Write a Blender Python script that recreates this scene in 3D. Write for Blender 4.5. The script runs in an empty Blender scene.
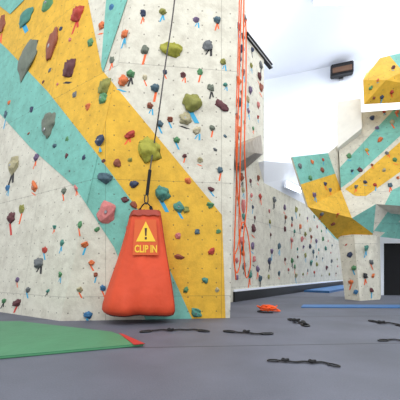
import bpy, bmesh, math, random
from mathutils import Vector, Matrix, noise
random.seed(7)
F=300.0; HX=200.0; HY=272.0; CH=0.5
scene=bpy.context.scene
scene.view_settings.view_transform='Standard'
col=scene.collection
def lin(c):
    return tuple(((v/255)/12.92 if v/255<=0.04045 else ((v/255+0.055)/1.055)**2.4) for v in c)+(1,)
def P(px,py,D): return Vector(((px-HX)/F*D,D,CH-(py-HY)/F*D))
def PF(px,py): return P(px,py,CH*F/(py-HY))
CAM=Vector((0,0,CH))
def proj(p): return (HX+p.x/p.y*F, HY-(p.z-CH)/p.y*F)
class Plane:
    def __init__(s,a,b,c):
        s.o=a.copy(); n=(b-a).cross(c-a).normalized()
        if n.dot(CAM-a)<0: n=-n
        s.n=n
        s.u=Vector((0,0,1)).cross(n).normalized(); s.v=n.cross(s.u)
    def hit(s,px,py,off=0):
        d=P(px,py,1)-CAM
        t=(s.o+s.n*off-CAM).dot(s.n)/d.dot(s.n)
        return CAM+d*t
# ---------- materials
def mat(name,c,rough=0.6,metal=0,noise_amt=0.0,nscale=8,bump=0.0,bscale=40,tnuts=False,emit=0):
    m=bpy.data.materials.new(name); m.use_nodes=True
    nt=m.node_tree; N=nt.nodes; L=nt.links; b=N['Principled BSDF']
    b.inputs['Roughness'].default_value=rough; b.inputs['Metallic'].default_value=metal
    b.inputs['Base Color'].default_value=lin(c)
    tc=N.new('ShaderNodeTexCoord'); out=None
    if noise_amt>0:
        n=N.new('ShaderNodeTexNoise'); n.inputs['Scale'].default_value=nscale; n.inputs['Detail'].default_value=6
        L.new(tc.outputs['Object'],n.inputs['Vector'])
        r=N.new('ShaderNodeValToRGB'); r.color_ramp.elements[0].position=0.3; r.color_ramp.elements[1].position=0.7
        cl=lin(c)
        r.color_ramp.elements[0].color=tuple(v*(1-noise_amt) for v in cl[:3])+(1,)
        r.color_ramp.elements[1].color=tuple(min(1,v*(1+noise_amt*0.6)) for v in cl[:3])+(1,)
        L.new(n.outputs['Fac'],r.inputs['Fac']); out=r.outputs['Color']
    if tnuts:
        uv=N.new('ShaderNodeUVMap')
        sep=N.new('ShaderNodeSeparateXYZ'); L.new(uv.outputs['UV'],sep.inputs[0])
        def frac(sock,k,o):
            a=N.new('ShaderNodeMath'); a.operation='MULTIPLY_ADD'; a.inputs[1].default_value=k; a.inputs[2].default_value=o; L.new(sock,a.inputs[0])
            f=N.new('ShaderNodeMath'); f.operation='FRACT'; L.new(a.outputs[0],f.inputs[0])
            s=N.new('ShaderNodeMath'); s.operation='SUBTRACT'; s.inputs[1].default_value=0.5; L.new(f.outputs[0],s.inputs[0])
            q=N.new('ShaderNodeMath'); q.operation='MULTIPLY'; L.new(s.outputs[0],q.inputs[0]); L.new(s.outputs[0],q.inputs[1])
            return q.outputs[0]
        fx=frac(sep.outputs[0],6.5,50); fy=frac(sep.outputs[1],6.5,50)
        ad=N.new('ShaderNodeMath'); L.new(fx,ad.inputs[0]); L.new(fy,ad.inputs[1])
        lt=N.new('ShaderNodeMath'); lt.operation='LESS_THAN'; lt.inputs[1].default_value=0.0026; L.new(ad.outputs[0],lt.inputs[0])
        sx=frac(sep.outputs[0],1/1.22,50.13); sy=frac(sep.outputs[1],1/1.22,50.3)
        mn=N.new('ShaderNodeMath'); mn.operation='MINIMUM'; L.new(sx,mn.inputs[0]); L.new(sy,mn.inputs[1])
        ls=N.new('ShaderNodeMath'); ls.operation='LESS_THAN'; ls.inputs[1].default_value=0.000008; L.new(mn.outputs[0],ls.inputs[0])
        l2=N.new('ShaderNodeMath'); l2.operation='MULTIPLY'; l2.inputs[1].default_value=0.35; L.new(ls.outputs[0],l2.inputs[0])
        mx=N.new('ShaderNodeMixRGB'); mx.inputs[2].default_value=lin((70,62,55))
        m2=N.new('ShaderNodeMath'); m2.operation='MULTIPLY'; m2.inputs[1].default_value=0.65; L.new(lt.outputs[0],m2.inputs[0])
        m4=N.new('ShaderNodeMath'); m4.operation='MAXIMUM'; L.new(m2.outputs[0],m4.inputs[0]); L.new(l2.outputs[0],m4.inputs[1])
        n3=N.new('ShaderNodeTexNoise'); n3.inputs['Scale'].default_value=7; n3.inputs['Detail'].default_value=10; n3.inputs['Roughness'].default_value=0.75
        L.new(tc.outputs['Object'],n3.inputs['Vector'])
        r3=N.new('ShaderNodeValToRGB'); r3.color_ramp.elements[0].position=0.32; r3.color_ramp.elements[1].position=0.58
        r3.color_ramp.elements[0].color=(0.70,0.68,0.66,1); r3.color_ramp.elements[1].color=(1,1,1,1)
        L.new(n3.outputs['Fac'],r3.inputs['Fac'])
        mm=N.new('ShaderNodeMixRGB'); mm.blend_type='MULTIPLY'; mm.inputs[0].default_value=0.85
        L.new(out,mm.inputs[1]); L.new(r3.outputs['Color'],mm.inputs[2]); out=mm.outputs[0]
        L.new(m4.outputs[0],mx.inputs[0]); L.new(out,mx.inputs[1]); out=mx.outputs[0]
    if out: L.new(out,b.inputs['Base Color'])
    if bump>0:
        n2=N.new('ShaderNodeTexNoise'); n2.inputs['Scale'].default_value=bscale; n2.inputs['Detail'].default_value=4
        L.new(tc.outputs['Object'],n2.inputs['Vector'])
        bp=N.new('ShaderNodeBump'); bp.inputs['Strength'].default_value=bump; bp.inputs['Distance'].default_value=0.02
        L.new(n2.outputs['Fac'],bp.inputs['Height']); L.new(bp.outputs[0],b.inputs['Normal'])
    if emit:
        b.inputs['Emission Color'].default_value=lin(c); b.inputs['Emission Strength'].default_value=emit
    return m
M_cream=mat('wall_cream',(219,216,200),0.8,0,0.06,3,0.2,60,True)
M_yel=mat('wall_yellow',(230,182,56),0.75,0,0.06,3,0.15,60,True)
M_teal=mat('wall_teal',(122,190,176),0.75,0,0.06,3,0.15,60,True)
M_white=mat('white_paint',(238,243,252),0.8,0,0.02,1.5)
M_ceil=mat('ceiling_paint',(244,247,254),0.8,0,0.01,1)
M_black=mat('black_metal',(28,28,30),0.45,0.2,0.1)
M_dark=mat('dark_fabric',(20,20,24),0.9,0,0.2)
M_steel=mat('steel',(150,152,155),0.3,1.0)
M_greenmat=mat('green_vinyl',(66,130,92),0.5,0,0.08,5,0.15,20)
M_greenside=mat('green_vinyl_pale',(86,152,108),0.6,0,0.05)
M_redv=mat('red_vinyl',(176,50,45),0.5,0,0.05)
M_bluemat=mat('blue_vinyl',(58,110,165),0.5,0,0.08)
M_orange=mat('orange_pvc',(218,76,38),0.7,0,0.12,4,0.5,10)
M_orange_d=mat('orange_pvc_trim',(160,52,30),0.6,0,0.1)
M_print=mat('yellow_print',(240,196,50),0.6,0,0.02)
M_rope_o=mat('rope_orange',(250,104,44),0.8,0,0.12,60)
M_rope_g=mat('rope_grey',(80,76,76),0.8,0,0.25,60)
M_web=mat('black_webbing',(22,22,24),0.85,0,0.2,60)
def link(o): col.objects.link(o); return o
def mkobj(name,verts,faces,mats,mi=None,smooth=False,uvp=None):
    me=bpy.data.meshes.new(name); me.from_pydata([tuple(v) for v in verts],[],faces); me.update()
    for m in mats: me.materials.append(m)
    if mi:
        for p,i in zip(me.polygons,mi): p.material_index=i
    if smooth:
        for p in me.polygons: p.use_smooth=True
    if uvp:
        uvl=me.uv_layers.new(name='UVMap')
        for lp in me.loops:
            q=me.vertices[lp.vertex_index].co-uvp.o
            uvl.data[lp.index].uv=(q.dot(uvp.u),q.dot(uvp.v))
    return link(bpy.data.objects.new(name,me))
def struct(o): o['kind']='structure'; return o
def tag(o,label,cat,group=None):
    o['label']=label; o['category']=cat
    if group: o['group']=group
    return o
def child(o,p):
    o.parent=p; o.matrix_parent_inverse=p.matrix_basis.inverted(); return o
def recalc(o):
    bm=bmesh.new(); bm.from_mesh(o.data); bmesh.ops.recalc_face_normals(bm,faces=bm.faces); bm.to_mesh(o.data); bm.free()
# ---------- clipping
def area2(p): return sum(p[i][0]*p[(i+1)%len(p)][1]-p[(i+1)%len(p)][0]*p[i][1] for i in range(len(p)))
def clip(sub,cl):
    if area2(cl)<0: cl=cl[::-1]
    out=list(sub)
    for i in range(len(cl)):
        a=cl[i]; b=cl[(i+1)%len(cl)]; inp=out; out=[]
        def ins(p): return (b[0]-a[0])*(p[1]-a[1])-(b[1]-a[1])*(p[0]-a[0])>=-1e-9
        def inter(p,q):
            d1=(b[0]-a[0])*(p[1]-a[1])-(b[1]-a[1])*(p[0]-a[0]); d2=(b[0]-a[0])*(q[1]-a[1])-(b[1]-a[1])*(q[0]-a[0])
            t=d1/(d1-d2); return (p[0]+(q[0]-p[0])*t,p[1]+(q[1]-p[1])*t)
        for j in range(len(inp)):
            p=inp[j]; q=inp[(j+1)%len(inp)]
            if ins(p):
                out.append(p)
                if not ins(q): out.append(inter(p,q))
            elif ins(q): out.append(inter(p,q))
        if not out: return []
    return out
def painted_panel(name,plane,poly,stripes,base_mat=None,thick=0.04):
    verts=[];faces=[];mi=[];mats=[base_mat or M_cream]
    def add(pl,off,m):
        pts=[plane.hit(x,y,off) for x,y in pl]
        k=len(verts); nn=Vector((0,0,0))
        for i in range(len(pts)): nn+=pts[i].cross(pts[(i+1)%len(pts)])
        if nn.dot(plane.n)<0: pts=pts[::-1]
        verts.extend(pts); faces.append(list(range(k,k+len(pts)))); mi.append(m); return pts
    front=add(poly,0,0)
    n=len(front); k=len(verts); verts.extend([p-plane.n*thick for p in front])
    faces.append([k+n-1-i for i in range(n)]); mi.append(0)
    for i in range(n):
        j=(i+1)%n; faces.append([i,k+i,k+j,j]); mi.append(0)
    off=0.0015
    for m,sp in stripes:
        c=clip(sp,poly)
        if len(c)<3: continue
        if m not in mats: mats.append(m)
        add(c,off,mats.index(m)); off+=0.0008
    return mkobj(name,verts,faces,mats,mi,uvp=plane)
# ---------- planes of the left climbing wall
fa=PF(60,321); fb=PF(230,318); fc=PF(0,312)
A2=Plane(fa,fb,fa+Vector((0,0,1)))
ftop=A2.hit(133,0)
A1=Plane(fa,ftop,fc)
fl=fa+(fc-fa)*1.9; flp=proj(fl)
foldx=lambda y:60+(321-y)*73/321
def band(up,lo):
    return [[up[i],up[i+1],lo[i+1],lo[i]] for i in range(len(up)-1)]
mid=[(-260,-240),(-60,-15),(8,50),(48,92),(100,158),(150,226),(197,330)]
Yb=band([(-260,-300),(-60,-190),(86,-10),(102,70),(160,140),(222,215),(226,330)],mid)
Tb=band(mid,[(-260,-50),(-60,56),(0,114),(30,147),(75,187),(114,247),(150,330)])
T2=band([(160,-130),(127,0),(103,72)],[(130,-130),(106,0),(101,66)])
YB2=[[(-60,-190),(86,-10),(86,-190)]]
TC=[[(-60,-160),(30,-160),(24,0),(10,14),(-60,-40)]]
stripes=[(M_yel,q) for q in Yb+YB2]+[(M_teal,q) for q in Tb+T2+TC]
struct(painted_panel('wall_left',A1,[(60,321),(foldx(-130),-130),(flp[0],-130),flp],stripes))
struct(painted_panel('wall_front',A2,[(60,321),(230,318),(241.3,-130),(foldx(-130),-130)],stripes))
B0=Vector((0.545,5.0,0)); Bd=Vector((0.774,1,0)).normalized()
PB=Plane(B0,B0+Bd,B0+Vector((0,0,1)))
a2r=fb; a2t=A2.hit(241.3,-130)
Bs=B0-Bd*0.14
rp=Plane(a2r,a2t,Bs)
struct(mkobj('wall_return',[a2r,Bs,Vector((Bs.x,Bs.y,a2t.z)),a2t],[[0,1,2,3]],[M_cream],uvp=rp))
def bp(px):
    k=(px-HX)/F; t=(k*B0.y-B0.x)/(Bd.x-k*Bd.y); return B0+Bd*t
pB=bp(264); pC=bp(347)
def vwall(name,a,b,z0,z1,m,plane,th=0.06):
    n=plane.n
    v=[a+Vector((0,0,z0)),b+Vector((0,0,z0)),b+Vector((0,0,z1)),a+Vector((0,0,z1))]
    v+= [p-n*th for p in v]
    o=mkobj(name,v,[[0,1,2,3],[7,6,5,4],[0,4,5,1],[1,5,6,2],[2,6,7,3],[3,7,4,0]],[m],uvp=plane); return struct(o)
pbp=proj(pB); pcp=proj(pC); pbs=proj(Bs)
struct(painted_panel('wall_hall_tall',PB,[pbs,pbp,(264,60),(247,30),(244,-30),(pbs[0],-30)],[],thick=0.06))
struct(painted_panel('wall_hall_low',PB,[pbp,pcp,(347,226),(264,183)],[(M_teal,[(294,190),(312,200),(347,222),(347,246),(334,238)])],thick=0.06))
s0=PB.hit(264,183,0.0); s1=PB.hit(347,226,0.0); s2=PB.hit(345,168,0.35); s3=PB.hit(264,161,0.12)
SO=Plane(s0,s1,s3)
back=[p-PB.n*0.12 for p in (s0,s1,s2,s3)]
o=mkobj('wall_soffit',[s0,s1,s2,s3]+back,[[0,1,2,3],[7,6,5,4],[0,4,5,1],[1,5,6,2],[2,6,7,3],[3,7,4,0]],[M_white]); recalc(o); struct(o)
ZC=8.5
b1=Vector(((272-200)/300*12.4,12.4,0)); b2=Vector(((400-200)/300*10.9,10.9,0)); bd=(b2-b1)
PW=Plane(b1,b2,b1+Vector((0,0,1)))
vwall('wall_back',b1-bd*1.2,b1+bd*1.9,0,ZC,M_white,PW,0.1)
def quadbox(name,x0,x1,y0,y1,z0,z1,m):
    v=[(x0,y0,z0),(x1,y0,z0),(x1,y1,z0),(x0,y1,z0),(x0,y0,z1),(x1,y0,z1),(x1,y1,z1),(x0,y1,z1)]
    return mkobj(name,v,[[3,2,1,0],[4,5,6,7],[0,1,5,4],[1,2,6,5],[2,3,7,6],[3,0,4,7]],[m])
struct(quadbox('ceiling',-6,14,3.6,16,ZC,ZC+0.1,M_ceil))
# ---------- floor
mf=bpy.data.materials.new('floor_mat'); mf.use_nodes=True
nt=mf.node_tree;N=nt.nodes;L=nt.links;b=N['Principled BSDF']; b.inputs['Roughness'].default_value=0.6
tc=N.new('ShaderNodeTexCoord'); mp=N.new('ShaderNodeMapping'); mp.inputs['Rotation'].default_value=(0,0,math.radians(-4))
L.new(tc.outputs['Object'],mp.inputs['Vector'])
n=N.new('ShaderNodeTexNoise'); n.inputs['Scale'].default_value=140; n.inputs['Detail'].default_value=2; L.new(mp.outputs[0],n.inputs['Vector'])
n2=N.new('ShaderNodeTexNoise'); n2.inputs['Scale'].default_value=2.0; n2.inputs['Detail'].default_value=4; L.new(mp.outputs[0],n2.inputs['Vector'])
r=N.new('ShaderNodeValToRGB'); r.color_ramp.elements[0].color=lin((78,81,92)); r.color_ramp.elements[1].color=lin((99,102,115))
r.color_ramp.elements[0].position=0.35; r.color_ramp.elements[1].position=0.68
mxn=N.new('ShaderNodeMath'); mxn.operation='MULTIPLY_ADD'; mxn.inputs[1].default_value=0.35; L.new(n.outputs['Fac'],mxn.inputs[0])
m3=N.new('ShaderNodeMath'); m3.operation='MULTIPLY'; m3.inputs[1].default_value=0.65; L.new(n2.outputs['Fac'],m3.inputs[0]); L.new(m3.outputs[0],mxn.inputs[2])
L.new(mxn.outputs[0],r.inputs['Fac'])
sp=N.new('ShaderNodeSeparateXYZ'); L.new(mp.outputs[0],sp.inputs[0])
def seam(sock,k,o,w):
    a=N.new('ShaderNodeMath'); a.operation='MULTIPLY_ADD'; a.inputs[1].default_value=k; a.inputs[2].default_value=o; L.new(sock,a.inputs[0])
    f=N.new('ShaderNodeMath'); f.operation='FRACT'; L.new(a.outputs[0],f.inputs[0])
    l=N.new('ShaderNodeMath'); l.operation='LESS_THAN'; l.inputs[1].default_value=w; L.new(f.outputs[0],l.inputs[0]); return l.outputs[0]
s1_=seam(sp.outputs[1],1/1.25,20.4,0.011)
mx=N.new('ShaderNodeMixRGB'); mx.inputs[2].default_value=lin((36,37,44)); L.new(s1_,mx.inputs[0]); L.new(r.outputs['Color'],mx.inputs[1])
L.new(mx.outputs[0],b.inputs['Base Color'])
bmp=N.new('ShaderNodeBump'); bmp.inputs['Strength'].default_value=0.25; bmp.inputs['Distance'].default_value=0.003; L.new(n.outputs['Fac'],bmp.inputs['Height']); L.new(bmp.outputs[0],b.inputs['Normal'])
struct(quadbox('floor',-7,14,-1.5,16,-0.1,0,mf))
def strip(name,a,b,z0,z1,m,plane,out=0.04):
    n=plane.n
    v=[a+n*0.002,b+n*0.002,b+n*out,a+n*out]
    vv=[p+Vector((0,0,z0)) for p in v]+[p+Vector((0,0,z1)) for p in v]
    return mkobj(name,vv,[[3,2,1,0],[4,5,6,7],[0,1,5,4],[1,2,6,5],[2,3,7,6],[3,0,4,7]],[m])
struct(strip('baseboard_left',bp(233),bp(346),0,0.17,M_black,PB))
struct(strip('trim_3',bp(233),bp(346),0.171,0.205,M_white,PB,0.03))
# ---------- tubes
def tube(name,pts,rad,m,sections=8,res=6,flat=1.0,cyc=False):
    P_=[Vector(p) for p in pts]; n=len(P_); out=[]
    seg=range(n if cyc else n-1)
    for i in seg:
        p0=P_[(i-1)%n] if (cyc or i>0) else P_[0]; p1=P_[i]; p2=P_[(i+1)%n]; p3=P_[(i+2)%n] if (cyc or i+2<n) else P_[-1]
        for s in range(res):
            t=s/res
            out.append(0.5*((2*p1)+(-p0+p2)*t+(2*p0-5*p1+4*p2-p3)*t*t+(-p0+3*p1-3*p2+p3)*t**3))
    if not cyc: out.append(P_[-1])
    V=[];Fc=[];k=len(out); up=Vector((0,0,1))
    for i in range(k):
        a=out[(i-1)%k] if (cyc or i>0) else out[i]; b_=out[(i+1)%k] if (cyc or i<k-1) else out[i]
        t=(b_-a).normalized() if (b_-a).length>1e-9 else Vector((1,0,0))
        ref=up if abs(t.z)<0.9 else Vector((0,1,0))
        s=t.cross(ref).normalized(); w=s.cross(t)
        for j in range(sections):
            an=2*math.pi*j/sections
            V.append(out[i]+s*math.cos(an)*rad+w*math.sin(an)*rad*flat)
    for i in range(k if cyc else k-1):
        for j in range(sections):
            Fc.append([i*sections+j,i*sections+(j+1)%sections,((i+1)%k)*sections+(j+1)%sections,((i+1)%k)*sections+j])
    if not cyc:
        Fc.append(list(range(sections))[::-1]); Fc.append([ (k-1)*sections+j for j in range(sections)])
    return mkobj(name,V,Fc,[m],smooth=True)
# ---------- holds
def hold_mesh(kind,seed,style):
    bm=bmesh.new(); bmesh.ops.create_icosphere(bm,subdivisions=2 if style==1 else 3,radius=0.5)
    for v in bm.verts:
        c=v.co; d=c.normalized()
        nz=noise.noise(d*1.5+Vector((seed*3.1,seed,0)))*0.45+noise.noise(d*3.5+Vector((seed,9,2)))*0.2
        c=c*(1+nz)
        if kind=='jug':
            if c.z>0 and c.y>0: c.z*=1.15; c.y*=0.8
            if c.z>0.15 and abs(c.y-0.12)<0.14: c.z-=0.2*(1-abs(c.y-0.12)/0.14)
        elif kind=='pinch':
            c.x*=0.7+0.6*abs(c.y); c.z*=0.8
        elif kind=='sloper': c.z*=0.75
        elif kind=='crimp': c.z*=0.55 if c.y<0 else 1.0; c.y*=0.7 if c.y>0 else 1.0
        elif kind=='teardrop': c.x*=1.0-0.55*max(0,-c.y*1.8); c.z*=0.85
        elif kind=='pocket':
            r2=math.hypot(c.x,c.y-0.08)
            if c.z>0 and r2<0.18: c.z-=0.28*(1-r2/0.18)
        if c.z<-0.01: c.z=-0.01
        v.co=c
    bmesh.ops.delete(bm,geom=[f for f in bm.faces if all(v.co.z<=-0.009 for v in f.verts)],context='FACES')
    bmesh.ops.holes_fill(bm,edges=[e for e in bm.edges if e.is_boundary],sides=0)
    xs=[v.co.x for v in bm.verts]; ys=[v.co.y for v in bm.verts]
    sx=1/(max(xs)-min(xs)); sy=1/(max(ys)-min(ys)); cx=(max(xs)+min(xs))/2; cy=(max(ys)+min(ys))/2
    for v in bm.verts: v.co=Vector(((v.co.x-cx)*sx,(v.co.y-cy)*sy,v.co.z+0.012))
    me=bpy.data.meshes.new('climbing_hold_'+kind); bm.to_mesh(me); bm.free()
    for p in me.polygons: p.use_smooth=(style!=1)
    me.materials.append(None)
    return me
KINDS=['jug','pinch','sloper','crimp','teardrop','pocket']
HM={(k,s):hold_mesh(k,s+1+i*5,s) for i,k in enumerate(KINDS) for s in range(4)}
def disc_mesh():
    bm=bmesh.new(); bmesh.ops.create_cone(bm,cap_ends=True,segments=14,radius1=0.08,radius2=0.06,depth=0.06)
    me=bpy.data.meshes.new('bolt'); bm.to_mesh(me); bm.free(); me.materials.append(M_steel); return me
BOLT=disc_mesh()
def tape_mesh(strips):
    V=[];Fc=[]
    for (x0,y0,x1,y1,w) in strips:
        k=len(V)
        V+=[(x0-w,y0,0.01),(x0+w,y0,0.01),(x1+w,y1,0.01),(x1-w,y1,0.01),(x0-w,y0,0.03),(x0+w,y0,0.03),(x1+w,y1,0.03),(x1-w,y1,0.03)]
        Fc+=[[k+4,k+7,k+6,k+5],[k,k+1,k+2,k+3],[k,k+4,k+5,k+1],[k+1,k+5,k+6,k+2],[k+2,k+6,k+7,k+3],[k+3,k+7,k+4,k]]
    me=bpy.data.meshes.new('route_tape'); me.from_pydata(V,[],Fc); me.materials.append(None); return me
TAPES=[tape_mesh([(-0.02,-0.35,-0.3,-1.05,0.09),(0.04,-0.35,0.14,-0.85,0.09)]),tape_mesh([(0.1,-0.35,-0.1,-1.15,0.12)]),tape_mesh([(-0.15,-0.3,0.25,-1.0,0.12)]),
       tape_mesh([(0.3,-0.3,0.36,-0.95,0.10),(0.1,-0.4,-0.12,-0.8,0.07)]),tape_mesh([(-0.35,-0.55,0.25,-0.75,0.16)])]
HC={'green':(88,142,96),'lime':(168,166,62),'olive':(142,142,70),'red':(182,66,52),'brown':(144,80,58),'maroon':(100,56,60),
 'greygreen':(112,120,106),'grey':(108,112,114),'beige':(176,168,132),'navy':(56,68,94),'blue':(60,116,160),'bluegrey':(76,102,114),
 'pink':(204,122,118),'tealgreen':(76,138,124),'orange':(216,116,66),'purple':(116,98,130),'darkgreen':(56,92,66),'black':(44,46,50),'cream':(200,190,158),'yellow':(214,174,60)}
CN={'greygreen':'grey-green','bluegrey':'blue-grey','tealgreen':'teal','darkgreen':'dark green','lime':'lime'}
HMAT={k:mat('hold_'+k,v,0.7,0,0.18,6,0.3,40) for k,v in HC.items()}
TM={'orange':mat('tape_orange',(240,100,40),0.6,0,0.02),'blue':mat('tape_blue',(50,165,205),0.6,0,0.02),'black':mat('tape_black',(25,25,28),0.6,0,0.02),'green':mat('tape_green',(60,160,110),0.6,0,0.02),'red':mat('tape_red',(205,50,40),0.6,0,0.02)}
KL={'jug':'jug','pinch':'pinch','sloper':'rounded','crimp':'crimp','teardrop':'teardrop-shaped','pocket':'pocket'}
def hold(plane,px,py,w,h,c,kind,where,group,tape=None,bolt=False,rot=0,prot=0.8,off=0.0):
    p=plane.hit(px,py,off); D=p.y
    W=min((plane.hit(px+w/2,py)-plane.hit(px-w/2,py)).length,1.25*w/F*D)
    H=min((plane.hit(px,py+h/2)-plane.hit(px,py-h/2)).length,1.2*h/F*D)
    me=HM[(kind,random.randrange(4))]
    o=bpy.data.objects.new('climbing_hold',me); link(o)
    o.material_slots[0].link='OBJECT'; o.material_slots[0].material=HMAT[c]
    R=Matrix((plane.u,plane.v,plane.n)).transposed().to_4x4()
    o.matrix_world=Matrix.Translation(p)@R@Matrix.Rotation(rot,4,'Z')@Matrix.Diagonal((W,H,min(w/F*D,h/F*D,0.2)*prot,1))
    sz='large' if w>=16 else ('small' if w<9 else 'medium')
    tag(o,f"{sz} {CN.get(c,c)} {KL[kind]} hold bolted to {where}",'climbing hold',group)
    if tape:
        t=bpy.data.objects.new('route_tape',random.choice(TAPES)); link(t); t.material_slots[0].link='OBJECT'; t.material_slots[0].material=TM[tape]
        t.parent=o; t['label']=tape+' route marking tape'
        t.rotation_euler=(0,0,-rot)
        if w<12: t.scale=(1.1,1.35,1)
    if bolt:
        t=bpy.data.objects.new('bolt',BOLT); link(t); t.parent=o; t.location=(0.0,-0.04 if kind!='pocket' else -0.2,0.47 if kind in('jug','pocket') else (0.37 if kind!='crimp' else 0.30))
    return o
def onleft(px,py): return px<foldx(py)
L_=[
(48,4,17,13,'green','sloper',None),(78,15,15,15,'red','jug','red'),(27,17,22,16,'tealgreen','sloper','blue'),(3,24,10,20,'brown','pinch','orange'),
(91,43,9,8,'green','jug','orange'),(52,46,15,33,'brown','teardrop',None),(26,62,31,38,'greygreen','teardrop','blue'),(70,69,15,19,'maroon','jug','black'),
(105,87,14,17,'olive','jug','blue'),(103,99,12,11,'green','jug','blue'),(49,126,20,25,'greygreen','pocket','black'),(14,166,16,18,'beige','jug','black'),
(100,141,12,11,'navy','jug','blue'),(105,178,15,13,'bluegrey','jug','black'),(107,212,19,25,'pink','sloper',None),(163,194,17,18,'tealgreen','jug','blue'),
(12,218,11,12,'maroon','jug','red'),(22,209,8,9,'olive','crimp','orange'),(34,187,12,8,'orange','crimp','orange'),(39,263,13,11,'grey','jug','black'),
(62,243,6,7,'tealgreen','crimp','blue'),(45,250,7,7,'red','crimp','blue'),(150,151,27,28,'lime','jug',None),(171,50,23,15,'lime','jug',None),
(192,103,20,20,'olive','jug','blue'),(185,119,13,13,'beige','sloper','black'),(130,135,12,8,'red','jug','orange'),(131,74,9,9,'green','jug','black'),(123,81,10,12,'orange','pinch','blue'),
(118,164,9,9,'brown','crimp','blue'),(134,184,10,8,'navy','jug','blue'),(155,88,9,9,'bluegrey','jug','orange'),(163,12,8,7,'olive','jug','blue'),
(145,50,8,10,'greygreen','jug','orange'),(197,131,9,7,'cream','crimp','blue'),(125,34,8,9,'orange','jug','blue'),(102,26,8,8,'orange','jug','orange'),
(112,8,7,7,'blue','crimp','black'),(208,46,12,10,'grey','sloper','black'),(222,106,8,16,'maroon','pinch',None),(211,88,7,9,'greygreen','jug','black'),(200,72,6,7,'green','crimp','orange'),
(179,207,12,11,'tealgreen','sloper','blue'),(186,210,7,8,'olive','jug',None),(210,206,8,7,'green','crimp','orange'),(200,160,6,6,'beige','crimp','orange'),
(188,181,7,8,'orange','crimp','blue'),(212,252,9,7,'red','crimp','orange'),(179,257,12,6,'brown','crimp','red'),(178,236,6,8,'pink','jug',None),
(196,313,13,10,'tealgreen','jug',None),(88,315,9,8,'blue','jug','blue'),(4,301,8,5,'green','crimp','black'),(28,290,8,6,'grey','crimp','blue'),
(17,303,12,8,'maroon','jug','red'),(103,288,6,7,'blue','crimp','orange'),(205,280,6,8,'tealgreen','jug','black'),(150,106,7,7,'brown','jug','blue'),
(143,14,6,7,'navy','crimp','orange'),(160,124,7,7,'bluegrey','jug','blue'),(125,200,9,7,'maroon','jug','orange'),(134,205,9,7,'brown','jug',None),
(84,158,6,7,'navy','crimp','orange'),(64,191,6,7,'greygreen','jug','orange'),(80,225,6,8,'green','jug','orange'),
(85,245,8,6,'orange','crimp','blue'),(6,115,6,8,'bluegrey','jug','blue'),(32,110,6,7,'navy','jug','red'),(88,108,7,7,'orange','crimp','blue'),
(68,140,5,6,'green','crimp','red'),(60,275,5,6,'green','crimp','blue'),(80,290,6,6,'beige','crimp','orange'),
(212,128,6,6,'greygreen','jug','orange'),(220,170,6,7,'bluegrey','jug','orange'),(196,20,7,6,'purple','crimp','blue'),
(217,20,7,8,'bluegrey','jug','orange'),(223,62,6,7,'olive','jug','blue'),(183,75,6,6,'maroon','crimp','orange'),(177,140,7,7,'green','jug','blue'),
(186,290,6,8,'green','jug','blue'),(217,290,5,6,'beige','crimp','black'),(197,232,6,7,'bluegrey','jug','orange'),(218,232,5,6,'green','crimp','blue'),
(145,78,5,6,'cream','crimp','orange'),(112,60,7,6,'greygreen','crimp','orange'),(130,160,5,6,'olive','crimp','blue'),
(8,188,6,6,'blue','crimp','blue'),(75,95,6,7,'grey','jug','orange'),(165,72,5,5,'navy','crimp','orange'),(170,120,6,6,'brown','crimp','blue'),
]
for (px,py,w,h,c,k,t) in L_:
    lf=onleft(px,py); pl=A1 if lf else A2
    hold(pl,px,py,w,h,c,k,'the striped climbing wall','holds on the striped climbing wall',t,w>=12,random.uniform(-0.35,0.35) if w>=14 else random.uniform(-0.9,0.9),0.6 if lf else 0.75)
smallc=['orange','green','bluegrey','brown','navy','beige','red','tealgreen','maroon','olive','grey','purple','pink']
taken=[(a[0],a[1],a[2]) for a in L_]+[(137,260,45)]
cnt=0;tries=0
while cnt<28 and tries<30000:
    tries+=1
    px=random.uniform(2,226); py=random.uniform(2,300)
    if any(math.hypot(px-a,py-b)<c*0.5+9.5 for a,b,c in taken): continue
    if abs(px-foldx(py))<5: continue
    pl=A1 if onleft(px,py) else A2
    s=random.choice([3,3.5,4,4.5,5.5,6.5]); taken.append((px,py,s)); cnt+=1
    hold(pl,px,py,s*random.uniform(0.8,1.5),s*random.uniform(0.7,1.2),random.choice(smallc),random.choice(KINDS),'the striped climbing wall','holds on the striped climbing wall',random.choice(['orange','blue','black','orange',None,None]),False,random.uniform(-0.8,0.8))
taken=[]
for (px,py,w,h,c,k,t) in [(243,207,6,16,'pink','teardrop',None),(258,178,4,7,'brown','jug','orange'),(250,90,5,9,'purple','jug',None),(258,105,4,8,'pink','jug',None),(274,200,6,7,'grey','jug','black')]:
    hold(PB,px,py,w,h,c,k,'the pale hall climbing wall','holds on the hall climbing wall',t); taken.append((px,py))
cnt=0;tries=0
while cnt<108 and tries<20000:
    tries+=1
    px=random.uniform(236,342); py=random.uniform(8,290)
    if px<263: topy=32+(px-247)*1.8 if px>246 else 5
    else: topy=184+(px-264)*0.52
    boty=HY+(CH-0.3)/bp(px).y*F
    if py<topy+5 or py>boty-3: continue
    if 226<px<267 and 130<py<176: continue
    if abs(px-264)<3: continue
    d=9.5 if px<290 else 6.3
    if any(math.hypot((px-a)*1.2,py-b)<d for a,b in taken): continue
    taken.append((px,py)); cnt+=1
    s=random.uniform(0.08,0.2)/bp(px).y*F*0.9
    hold(PB,px,py,s*0.7,s,random.choice(smallc),random.choice(KINDS),'the pale hall climbing wall','holds on the hall climbing wall',random.choice(['orange','blue','black',None]),False,random.uniform(-0.8,0.8))
M_wood=mat('grey_plywood',(160,150,134),0.7,0,0.2,10)
M_wood2=mat('grey_plywood_shaded',(128,120,108),0.7,0,0.2,10)
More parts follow.
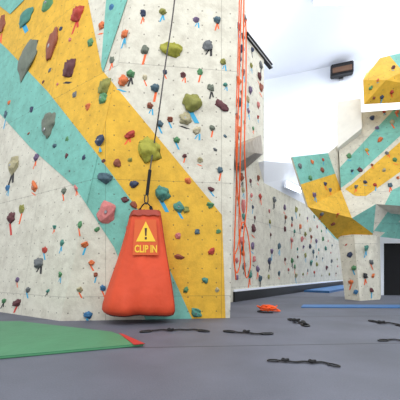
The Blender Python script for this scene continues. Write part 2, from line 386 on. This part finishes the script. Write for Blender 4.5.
base=[PB.hit(x,y,0.002) for x,y in [(239,143),(261,135),(263,154),(243,171)]]
apx=[PB.hit(232,150,0.42),PB.hit(252,141,0.28),PB.hit(255,153,0.26),PB.hit(236,164,0.34)]
V=base+apx
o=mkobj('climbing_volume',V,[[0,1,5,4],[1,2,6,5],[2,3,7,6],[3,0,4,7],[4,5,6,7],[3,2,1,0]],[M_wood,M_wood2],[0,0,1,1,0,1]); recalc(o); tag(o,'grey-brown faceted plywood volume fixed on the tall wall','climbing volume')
lb=[SO.hit(284,184,0.02),SO.hit(299,191,0.02)]
def boxbetween(name,a,b,up,n,h,d,m):
    v=[a-up*h/2,b-up*h/2,b+up*h/2,a+up*h/2]; v=v+[p+n*d for p in v]
    o=mkobj(name,v,[[3,2,1,0],[4,5,6,7],[0,1,5,4],[1,2,6,5],[2,3,7,6],[3,0,4,7]],[m]); recalc(o); return o
bl=boxbetween('wall_light',lb[0],lb[1],Vector((0,0,1)),PB.n,0.16,0.04,M_white); tag(bl,'glowing white strip light on the sloped soffit','wall light')
gt=boxbetween('lamp_tube',lb[0]+PB.n*0.041+Bd*0.05,lb[1]+PB.n*0.041-Bd*0.05,Vector((0,0,1)),PB.n,0.10,0.03,mat('tube_glow',(245,250,255),0.4,0,0,emit=6)); child(gt,bl)
# ---------- right boulder structure
root=bpy.data.objects.new('bouldering_structure',None); link(root); root.location=P(360,272,5.7); root.location.z=0
tag(root,'angular overhanging bouldering structure painted cream, teal and yellow on a column','climbing wall')
bpy.context.view_layer.update()
def cp(o): o.parent=root; o.matrix_parent_inverse=Matrix.Translation(-root.location); return o
g=P(337,102,6.2); c_=P(341,190,5.6); i_=P(470,98,5.2)
S3=Plane(g,c_,i_)
st=[(M_teal,[(330,178),(400,103),(480,35),(480,75),(400,136),(352,180),(341,188)]),
    (M_yel,[(345,189),(352,184),(400,142),(480,85),(480,120),(400,172),(366,196),(355,196)]),
    (M_teal,[(384,206),(392,190),(480,150),(480,212)])]
cp(painted_panel('upper_panel',S3,[(337,114),(480,103),(480,212),(376,204),(341,190)],st,thick=0.3))
a_=P(292,157,5.0); b_=P(328,153,5.7); d_=P(308,207,5.0)
S1=Plane(a_,b_,d_)
cc=S1.hit(341,190)
st=[(M_teal,[(284,150),(332,150),(336,174),(300,186)]),(M_yel,[(299,185),(337,173),(345,192),(306,212)])]
cp(painted_panel('overhang_panel',S1,[(292,157),(328,153),(341,190),(308,207)],st,thick=0.03))
def solidfacets(name,pts,faces,mats,mi):
    me=mkobj(name,pts,faces,mats,mi); recalc(me)
    uvl=me.data.uv_layers.new(name='UVMap')
    for p in me.data.polygons:
        nn=p.normal; u=Vector((0,0,1)).cross(nn); u=u.normalized() if u.length>1e-4 else Vector((1,0,0)); v=nn.cross(u)
        for li in p.loop_indices:
            q=me.data.vertices[me.data.loops[li].vertex_index].co; uvl.data[li].uv=(q.dot(u),q.dot(v))
    return me
b3=S3.hit(337.5,145); e_=P(337,239,5.7); f_=P(376,236,5.5); h_=S3.hit(376,204)
def inw(p,s=1.13,dx=0.12): q=CAM+(p-CAM)*s; return q+Vector((dx,0,0))
bk=[inw(p) for p in (b_,cc,d_,e_,f_,h_)]
m_=P(352,218,5.3)  # ridge point of the underside
pts=[a_,b_,cc,d_,e_,f_,h_,b3,c_]+bk+[m_]
cp(solidfacets('lower_panel',pts,[[1,7,8,2],[3,2,8,15],[3,15,4],[4,15,5],[15,8,6],[15,6,5],[0,3,11],[0,9,1],[0,11,9],[3,4,12,11],[4,5,13,12],[5,6,14,13],[1,9,7]],[M_cream,M_teal,M_yel],[0,2,2,2,0,1,0,0,0,0,0,0,0]))
S4=Plane(f_,h_,P(480,212,5.9))
cp(painted_panel('side_panel',S4,[(373,236),(376,204),(480,212),(480,248)],[(M_teal,[(374,231),(392,206),(480,209),(480,216),(404,215),(390,233)]),(M_teal,[(376,240),(398,222),(480,232),(480,255)])],thick=0.05))
fr=[S3.hit(337.5,148,0.10),S3.hit(362,128,0.16),S3.hit(361,98,0.16),S3.hit(337,102,0.10)]
bk2=[p-S3.n*0.45 for p in fr]
cp(solidfacets('pillar_block',fr+bk2,[[0,1,2,3],[7,6,5,4],[0,4,5,1],[1,5,6,2],[2,6,7,3],[3,7,4,0]],[mat('pale_block',(228,226,216),0.8,0,0.05)],None))
def colpt(px,D,z): return Vector(((px-HX)/F*D,D,z))
z1=e_.z+0.05
cpts=[colpt(345,5.5,0),colpt(360,5.2,0),colpt(380,5.45,0),colpt(381,6.0,0),colpt(348,6.0,0),
      colpt(338,5.68,z1),colpt(354,5.42,z1),colpt(377,5.5,z1),colpt(380,6.2,z1+.1),colpt(342,6.2,z1+.1)]
cp(solidfacets('support_column',cpts,[[0,1,6,5],[1,2,7,6],[2,3,8,7],[3,4,9,8],[4,0,5,9],[0,4,3,2,1],[5,6,7,8,9]],[M_cream],None))
PC=Plane(cpts[0],cpts[1],cpts[6]); PC2=Plane(cpts[1],cpts[2],cpts[7]); PD=Plane(d_,m_,e_)
vf=[P(364,104.5,5.35),P(363,80,5.35),P(380,58,5.4),P(480,34,5.1),P(480,98,4.9)]
vm=P(386,80,5.05)
vb=[CAM+(p-CAM)*1.1+Vector((0.05,0,0.12)) for p in vf]
vb[2]=CAM+(vf[2]-CAM)*1.1+Vector((0.05,0,0)); vb[3]=CAM+(vf[3]-CAM)*1.1
vb[0]=CAM+(vf[0]-CAM)*1.1+Vector((0.05,0,0.25)); vb[4]=CAM+(vf[4]-CAM)*1.1+Vector((0,0,0.25))
va=(vf[2]+(vf[3]-vf[2])*0.10); vcx=vm+(vf[3]-vm)*0.18
vp=vf+[vm]+vb+[va,vcx]
top_vol=solidfacets('climbing_roof_volume',vp,[[0,1,5],[1,2,5],[2,11,12,5],[11,3,12],[3,4,12],[4,0,5,12],[0,6,7,1],[1,7,8,2],[2,8,9,3,11],[3,9,10,4],[4,10,6,0],[6,10,9,8,7]],[M_cream,M_yel,M_teal],[1,1,1,2,1,1,1,1,1,1,1,0])
tag(top_vol,'faceted yellow overhanging volume with teal patch above the bouldering structure','climbing volume')
V1=Plane(vf[0],vf[1],vm); V2=Plane(vf[4],vf[0],vm); V3=Plane(vf[2],vf[3],vm)
g2='small holds on the bouldering structure'
for (pl,px,py,s,c) in [(S3,372,118,5,'navy'),(S3,392,122,5,'beige'),(S3,380,140,5,'orange'),(S3,360,170,5,'maroon'),(S3,395,160,5,'green'),(S3,375,185,4,'red'),(S3,390,185,5,'bluegrey'),(S3,356,187,4,'grey'),
  (S3,367,150,4,'yellow'),(S3,397,112,4,'orange'),(S3,349,156,5,'green'),(S3,384,112,3,'red'),(S3,377,128,4,'purple'),(S3,352,171,3,'navy'),(S3,387,153,4,'grey'),(S3,372,165,3,'brown'),(S3,398,178,3,'orange'),(S3,365,182,4,'navy'),(S3,384,170,4,'beige'),
  (V1,371,88,4,'green'),(V2,392,92,4,'red'),(V2,382,97,4,'navy'),(V3,393,68,4,'maroon'),(V2,374,98,3,'brown'),(V1,378,80,3,'orange'),
  (PD,322,214,4,'grey'),(PD,333,224,4,'brown'),(PD,338,214,3,'orange'),
  (S1,300,166,5,'grey'),(S1,312,162,4,'orange'),(S1,322,170,5,'brown'),(S1,310,178,5,'green'),(S1,325,184,4,'navy'),(S1,314,195,5,'purple'),(S1,330,190,4,'grey'),(S1,323,160,3,'red'),
  (PC,350,255,6,'navy'),(PC,354,268,5,'green'),(PC,351,282,5,'orange'),(PC2,366,248,6,'tealgreen'),(PC2,371,262,5,'grey'),(PC2,365,276,6,'black'),(PC2,371,290,5,'maroon'),(PC,356,292,5,'blue'),(PC,347,246,4,'red'),(PC2,373,276,4,'orange')]:
    hold(pl,px,py,s,s,c,random.choice(KINDS),'the bouldering structure',g2,random.choice([None,'orange','blue']),False,random.uniform(-.8,.8),off=0.004)
# ---------- dark doorway under structure
D0=6.5
dp=[colpt(383,D0,0),colpt(470,D0,0)]
struct(quadbox('door_1',dp[0].x,dp[1].x,D0,D0+0.05,0,1.12,M_dark))
struct(quadbox('trim_1',dp[0].x-0.08,dp[0].x,D0-0.03,D0+0.07,0,1.3,M_white))
struct(quadbox('trim_2',dp[0].x,dp[1].x,D0-0.03,D0+0.07,1.12,1.3,M_white))
# ---------- rail on top of tall wall
def beam(name,a,b,z,wd,ht,m):
    n=PB.n; v=[a-n*wd/2,b-n*wd/2,b+n*wd/2,a+n*wd/2]
    vv=[p+Vector((0,0,z)) for p in v]+[p+Vector((0,0,z+ht)) for p in v]
    return mkobj(name,vv,[[3,2,1,0],[4,5,6,7],[0,1,5,4],[1,2,6,5],[2,3,7,6],[3,0,4,7]],[m])
pR=bp(271); pL=bp(246)
br=beam('belay_rail',pL,pR,4.69,0.08,0.02,M_black); tag(br,'black steel belay rail along the top of the tall wall','rail')
w=beam('rail_web',pL,pR,4.71,0.02,0.05,M_black); child(w,br)
w=beam('rail_flange',pL,pR,4.76,0.08,0.02,M_black); child(w,br)
# ---------- wall heater
hc=PW.hit(341,74,0.0)
def orient_box(name,plane,c,w,h,d,off,m,bev=0.0):
    bm=bmesh.new(); bmesh.ops.create_cube(bm,size=1)
    for v in bm.verts: v.co=Vector((v.co.x*w,v.co.y*h,v.co.z*d))
    if bev: bmesh.ops.bevel(bm,geom=bm.edges[:],offset=bev,segments=2,affect='EDGES')
    me=bpy.data.meshes.new(name); bm.to_mesh(me); bm.free(); me.materials.append(m)
    o=link(bpy.data.objects.new(name,me))
    o.matrix_world=Matrix.Translation(c+plane.n*(off+d/2))@Matrix((plane.u,plane.v,plane.n)).transposed().to_4x4(); return o
M_bronze=mat('heater_bronze',(110,80,60),0.5,0.2,0.1)
hb=orient_box('wall_heater',PW,hc,0.78,0.42,0.28,0.10,M_black,0.03); tag(hb,'black rectangular wall-mounted unit high on white wall','heater')
def attach(o,p):
    mw=o.matrix_world.copy(); o.parent=p; o.matrix_parent_inverse=p.matrix_basis.inverted(); o.matrix_basis=mw
bpy.context.view_layer.update()
for oo in (orient_box('heater_grille',PW,hc-Vector((0,0,0.05)),0.66,0.2,0.03,0.375,M_bronze,0.01),orient_box('bracket',PW,hc,0.15,0.5,0.1,0.0,M_steel)):
    attach(oo,hb)
h=quadbox('ceiling_light',3.3,5.9,8.2,8.85,ZC-0.12,ZC-0.06,M_white); tag(h,'wide bright panel light fixed under the white ceiling','ceiling light')
t=quadbox('light_diffuser',3.35,5.85,8.25,8.82,ZC-0.15,ZC-0.12,mat('panel_glow',(255,255,255),0.4,0,0,emit=5)); child(t,h)
t=quadbox('bracket',4.5,4.7,8.5,8.6,ZC-0.06,ZC,M_steel); child(t,h)
# ---------- clip-in gate
GP=Plane(fa+A2.n*0.34,fb+A2.n*0.34,fa+A2.n*0.34+Vector((0,0,1))+ -A2.n*0.18)
rows=[(210,129.5,159),(211.5,128.6,160.2),(218,127,161.2),(226,125.2,162.4),(235,122.8,163.6),(244,120.2,165),(253,117.4,166.4),(262,114.4,167.9),(271,111.2,169.4),(280,108,170.9),(289,104.8,172.3),(298,101.8,173.6),(306,99.6,174.5),(311,99.2,174.6),(314.5,100.8,173.4),(315.8,103.5,171.5)]
NC=28; V=[];Fc=[]
nr=len(rows)
tb=0.15
for ri,(py,x0,x1) in enumerate(rows):
    for j in range(NC+1):
        t=j/NC; px=x0+(x1-x0)*t; s=ri/(nr-1)
        env=math.sin(math.pi*t)
        # soft vertical drapes plus diagonal wrinkles, growing towards the bottom
        fold=(noise.noise(Vector((t*4.5,ri*0.22,3)))*0.055*s + abs(noise.noise(Vector((t*6+ri*0.45,ri*0.5-t*3,8))))*0.045*s + 0.018*math.sin(t*15+ri*0.25)*s*s)*env
        back=-0.12*((tb-t)/tb)**1.3 if t<tb else (-0.04*((t-0.93)/0.07) if t>0.93 else 0.0)
        belly=0.05*math.exp(-((s-0.75)/0.25)**2)*env
        bulge=0.006*env+fold+back+belly
        if ri>=nr-2: bulge-=0.02*(ri-nr+3)
        sag=1.0*math.sin(t*8)*(0.6 if ri>=nr-3 else 0)
        V.append(GP.hit(px,py+sag)+A2.n*bulge)
W=NC+1
for i in range(nr-1):
    for j in range(NC): Fc.append([i*W+j,(i+1)*W+j,(i+1)*W+j+1,i*W+j+1])
k=len(V)
def tow(p,keep,inw_):
    dist=(p-fa).dot(A2.n); q=p-A2.n*(dist-keep); return q+Vector((inw_,0,0))
for i in range(nr): V.append(tow(V[i*W],0.03,0.04))
for i in range(nr): V.append(tow(V[i*W+NC],0.03,-0.05))
for i in range(nr-1):
    Fc.append([i*W,k+i,k+i+1,(i+1)*W]); Fc.append([i*W+NC,(i+1)*W+NC,k+nr+i+1,k+nr+i])
Fc.append([j for j in range(W)]+[k+nr,k])
Fc.append([(nr-1)*W+j for j in range(W)][::-1]+[k+nr-1,k+nr+nr-1])
gate=mkobj('belay_gate',V,Fc,[M_orange],smooth=True); recalc(gate)
try: gate.data.set_sharp_from_angle(angle=math.radians(50))
except Exception: pass
tag(gate,'orange-red vinyl belay gate with yellow CLIP IN warning hanging on wall','belay gate')
def gedge(pts,r,nm='piping',m=M_orange_d):
    o=tube(nm,pts,r,m,6,3); child(o,gate); return o
gedge([V[i*W+NC]+A2.n*0.004 for i in range(nr)],0.004)
M_hem=mat('dark_hem',(84,34,26),0.7,0,0.1)
gedge([V[(nr-1)*W+j]+A2.n*0.002 for j in range(0,NC+1)],0.008,'bottom_hem',M_hem)
fp=[V[j]+A2.n*0.010 for j in range(0,NC+1)]
fl2=[GP.hit(127.5+(161-127.5)*j/NC,215.5+0.5*math.sin(j*0.8))+A2.n*(0.022+(-0.12*(tb-j/NC)/tb if j/NC<tb else 0)) for j in range(0,NC+1)]
n_=NC+1
flap=mkobj('top_flap',fp+fl2+[p-A2.n*0.012 for p in fp+fl2],[[j,j+1,n_+j+1,n_+j] for j in range(NC)]+[[2*n_+j,3*n_+j,3*n_+j+1,2*n_+j+1] for j in range(NC)]+[[n_+j,n_+j+1,3*n_+j+1,3*n_+j] for j in range(NC)],[M_orange_d],smooth=False); child(flap,gate)
SP=Plane(GP.o+GP.n*0.036,GP.o+GP.n*0.036+GP.u,GP.o+GP.n*0.036+GP.v)
def flat(name,polys,m,off=0.0):
    V2=[];F2=[]
    for pl in polys:
        kk=len(V2); pts=[SP.hit(x,y,off) for x,y in pl]
        if (pts[1]-pts[0]).cross(pts[2]-pts[1]).dot(SP.n)<0: pts=pts[::-1]
        V2+=pts; F2.append(list(range(kk,kk+len(pl))))
    o=mkobj(name,V2,F2,[m]); child(o,gate); return o
M_patch=mat('sign_patch_orange',(214,92,40),0.7,0,0.05)
flat('sign_patch',[[(135,219.5),(156,219.5),(158.5,255),(132.5,255)]],M_patch,0.0)
flat('warning_triangle',[[(145.8,221.3),(155.6,241.5),(136.0,241.5)]],M_print,0.003)
M_ink=mat('dark_print',(70,34,20),0.6,0,0.05)
flat('exclamation_mark',[[(144.6,228),(147.0,228),(146.5,235.8),(145.1,235.8)],[(144.8,237),(146.8,237),(146.8,239.4),(144.8,239.4)]],M_ink,0.005)
cu=bpy.data.curves.new('clip_text','FONT'); cu.body='CLIP IN'; cu.align_x='CENTER'; cu.size=0.1; cu.extrude=0.0; cu.offset=0.0028
to=bpy.data.objects.new('tmp',cu); link(to); bpy.context.view_layer.update()
tm=bpy.data.meshes.new_from_object(to); bpy.data.objects.remove(to)
xs=[v.co.x for v in tm.vertices]; wd=max(xs)-min(xs); hh=max(v.co.y for v in tm.vertices)
tgt=(SP.hit(157,252)-SP.hit(134.6,252)).length; tall=(SP.hit(144,245)-SP.hit(144,252.2)).length
cxm=(max(xs)+min(xs))/2
for v in tm.vertices: v.co=Vector(((v.co.x-cxm)*tgt/wd,v.co.y*tall/hh,v.co.z))
tm.materials.clear(); tm.materials.append(M_print)
to=link(bpy.data.objects.new('clip_in_lettering',tm)); mw=Matrix.Translation(SP.hit(145.8,252.2,0.003))@Matrix((SP.u,SP.v,SP.n)).transposed().to_4x4()
to.parent=gate; to.matrix_basis=mw
def gp(px,py,o=0.0): return GP.hit(px,py,o)
t1=tube('webbing_loop',[gp(139,212,.0),gp(142,206),gp(146,203),gp(150,206),gp(152,212,.0)],0.017,M_web,flat=0.4); child(t1,gate)
t2=tube('carabiner',[gp(146,204,.012),gp(144.6,201,.012),gp(145,196,.012),gp(146.8,194.5,.012),gp(148,197,.012),gp(147.8,202,.012)],0.006,M_black,8,6,1,True); child(t2,gate)
rp_=tube('belay_line',[gp(147,195,0.0),gp(150,170,.03),gp(155,138,.03),A2.hit(159,112,0.30),A2.hit(166,60,0.2),A2.hit(174,5,0.14),A2.hit(186,-110,0.03)],0.007,M_rope_g); tag(rp_,'thin grey auto-belay line running up the wall','rope')
sl=tube('webbing_sleeve',[gp(147,195,0.0),gp(148.3,184,.015),gp(150,170,.03)],0.017,M_web); child(sl,rp_)
def bh(px,py,off): return PB.hit(px,py,off)
rl='orange climbing rope strand hanging loosely by the tall wall'
rg='hanging orange ropes'
r1=tube('climbing_rope',[bh(241.5,-5,.2),bh(239.5,60,.2),bh(237.5,140,.46),bh(236,200,.25),bh(234.5,240,.25),bh(234,262,.25),bh(237,273,.25),bh(240.5,258,.25),bh(239,225,.25),bh(240.5,150,.46),bh(243,60,.3),bh(244,-5,.3)],0.010,M_rope_o); tag(r1,'orange climbing rope hanging in loop along tall wall','rope',rg)
r2=tube('climbing_rope.001',[bh(246,20,.22),bh(246,80,.22),bh(244.5,150,.44),bh(247,200,.2),bh(243.5,240,.2),bh(246,277,.2),bh(250.5,264,.2),bh(248,235,.2),bh(243,222,.2),bh(239,236,.2)],0.010,M_rope_o); tag(r2,rl,'rope',rg)
r3=tube('climbing_rope.002',[bh(239.5,-5,.15),bh(238,60,.15),bh(236,130,.5),bh(237.5,190,.34),bh(241,222,.34),bh(238,246,.34),bh(234.5,258,.34),bh(236,280,.34)],0.009,M_rope_o); tag(r3,rl,'rope',rg)
# ---------- green mat
def slab(name,px,z0,z1,m,m2=None):
    b0=[]
    for x,y in px:
        D=(CH-z1)*F/(y-HY); b0.append(Vector(((x-HX)/F*D,D,0)))
    n=len(b0); V=[p+Vector((0,0,z0)) for p in b0]+[p+Vector((0,0,z1)) for p in b0]
    Fc=[list(range(n))[::-1],list(range(n,2*n))]+[[i,(i+1)%n,n+(i+1)%n,n+i] for i in range(n)]
    o=mkobj(name,V,Fc,[m,m2 or m],[0,0]+[1]*n)
    bm=bmesh.new(); bm.from_mesh(o.data); bmesh.ops.recalc_face_normals(bm,faces=bm.faces); bmesh.ops.bevel(bm,geom=bm.edges[:],offset=min(0.005,(z1-z0)*0.3),segments=2,affect='EDGES'); bm.to_mesh(o.data); bm.free()
    return o
gm=slab('gym_mat',[(-110,322),(20,321),(112,331.5),(144,343.5),(-110,366)],0.0,0.018,M_greenmat,M_greenside)
tag(gm,'thin green vinyl gym mat lying at foot of the wall','gym mat')
rc=slab('corner_patch',[(119,333.2),(123,333.7),(145,343.4),(134,344.4)],0.019,0.0225,M_redv); child(rc,gm)
bmx=slab('crash_mat',[(303,304.4),(425,304.8),(430,307.4),(301,306.8)],0.0,0.014,M_bluemat); tag(bmx,'thin long blue mat lying on grey floor before the column','crash mat')
c1=bp(300)+PB.n*0.10; c2=bp(338)+PB.n*0.10
o=strip('crash_mat.001',c1,c2,0.0,0.05,M_bluemat,PB,0.6); tag(o,'long blue crash mat lying along hall wall base','crash mat')
# ---------- floor slings
def carab(name,c,ang,s=0.05):
    ca,sa=math.cos(ang),math.sin(ang); pts=[]
    for (x,y) in [(-1,-.35),(-.6,-.6),(.5,-.5),(1,-.1),(1,.25),(.5,.5),(-.6,.5),(-1,.25)]:
        pts.append(Vector((c[0]+(x*ca-y*sa)*s,c[1]+(x*sa+y*ca)*s,0.007)))
    return tube(name,pts,0.15*s,M_black,8,5,1,True)
def sling(pxs,lab,r=0.011,s=0.045,knot=None):
    pts=[]
    for q in pxs:
        p=PF(q[0],q[1]); p.z=r*0.7+0.002+(q[2] if len(q)>2 else 0); pts.append(p)
    o=tube('floor_sling',pts,r,M_web,8,6,0.45); tag(o,lab,'sling','black slings on the floor')
    d=(pts[-1]-pts[-2]).normalized(); e=pts[-1]+d*s*0.8; k1=carab('carabiner',(e.x,e.y),math.atan2(d.y,d.x),s); child(k1,o)
    d=(pts[0]-pts[1]).normalized(); e=pts[0]+d*s*0.8; k1=carab('carabiner',(e.x,e.y),math.atan2(d.y,d.x),s); child(k1,o)
    for f in (knot or []):
        p=pts[f]; kp=[]
        for i in range(8):
            a=i*1.5; kp.append(p+Vector((math.cos(a)*r*1.4+(i-4)*r*0.5,math.sin(a)*r*1.3,r*0.6+r*0.3*math.sin(a*1.3))))
        kk=tube('knot',kp,r*0.7,M_web,6,4); child(kk,o)
sling([(150,331.8),(157,331.2),(163,330.7),(171,331.4),(178,330.5),(187,330.8),(193,330.4),(200,331.2)],'long black webbing sling with carabiners on grey mat',0.012,0.045,[3])
sling([(233,332.7),(240,333.6),(247,333.4),(255,334.9),(263,334.6)],'black webbing sling curled on grey mat',0.012,0.045,[2])
sling([(293,321),(297,323,0.008),(301,324),(303,322.8,0.006),(305,325)],'short black sling bunched up on grey mat',0.016,0.055,[1])
sling([(375,322.3),(382,324),(389,323.8),(398,325.6)],'black sling lying flat beyond the other ones',0.014,0.045,[1])
sling([(386,341),(394,340.6),(402,341.6),(412,341)],'black sling lying near the mat seam',0.011,0.035,[])
sling([(277,361.8),(286,362.2),(295,363.4),(304,362.8),(313,363.6),(322,363.4),(330,365.4)],'largest black webbing sling with carabiners on grey mat',0.009,0.028,[1,4])
pts=[]
c0=PF(268.5,312)
for i in range(40):
    a=i*1.1+math.sin(i*0.9); rr=0.055+0.05*noise.noise(Vector((i*0.37,2,5)))+0.022*math.sin(i*2.3)
    pts.append((c0.x+math.cos(a)*rr*1.4+0.02*math.sin(i*.4),c0.y+math.sin(a)*rr,0.012+0.08*abs(noise.noise(Vector((i*0.5,7,1))))+0.0011*i))
o=tube('rope_coil',pts,0.008,mat('rope_bright_orange',(245,95,30),0.7,0,0.1,50),8,4); tag(o,'small loose tangle of bright orange rope on floor','rope')
tl=tube('rope_tail',[(c0.x-0.06,c0.y,0.02),(c0.x-0.14,c0.y-0.02,0.012),(c0.x-0.09,c0.y-0.12,0.012),(c0.x+0.02,c0.y-0.14,0.012)],0.008,M_web,8,5); child(tl,o)
# ---------- lights
def area(name,loc,rot,size,energy,c=(1,1,1)):
    l=bpy.data.lights.new(name,'AREA'); l.shape='RECTANGLE'; l.size=size[0]; l.size_y=size[1]; l.energy=energy; l.color=c
    o=bpy.data.objects.new(name,l); o.location=loc; o.rotation_euler=rot; link(o); return o
area('area_light_hall',(4.8,7.2,8.2),(0,0,0),(5,4),340,(0.94,0.97,1))
area('area_light_near',(0.3,-0.8,6.2),(math.radians(38),0,0),(5,3),240,(1,0.98,0.95))
area('fill_light_up',(-0.2,8.0,6.0),(math.radians(180),math.radians(-30),0),(3,3),430,(0.92,0.96,1))  # added fill lamp, hidden behind the front wall, brightens the ceiling
area('fill_light_up_side',(9.0,7.0,4.6),(math.radians(180),math.radians(12),0),(3,4),480,(0.92,0.96,1))  # second added fill, unseen off to the right, lifts the ceiling further
w=bpy.data.worlds.new('world'); scene.world=w; w.use_nodes=True; w.node_tree.nodes['Background'].inputs[0].default_value=(0.92,0.95,1,1); w.node_tree.nodes['Background'].inputs[1].default_value=1.15
cam=bpy.data.cameras.new('camera'); cam.sensor_width=36; cam.lens=27; cam.shift_y=(HY-200)/400; cam.clip_start=0.02
co=bpy.data.objects.new('camera',cam); co.location=CAM; co.rotation_euler=(math.radians(90),0,0); link(co); scene.camera=co
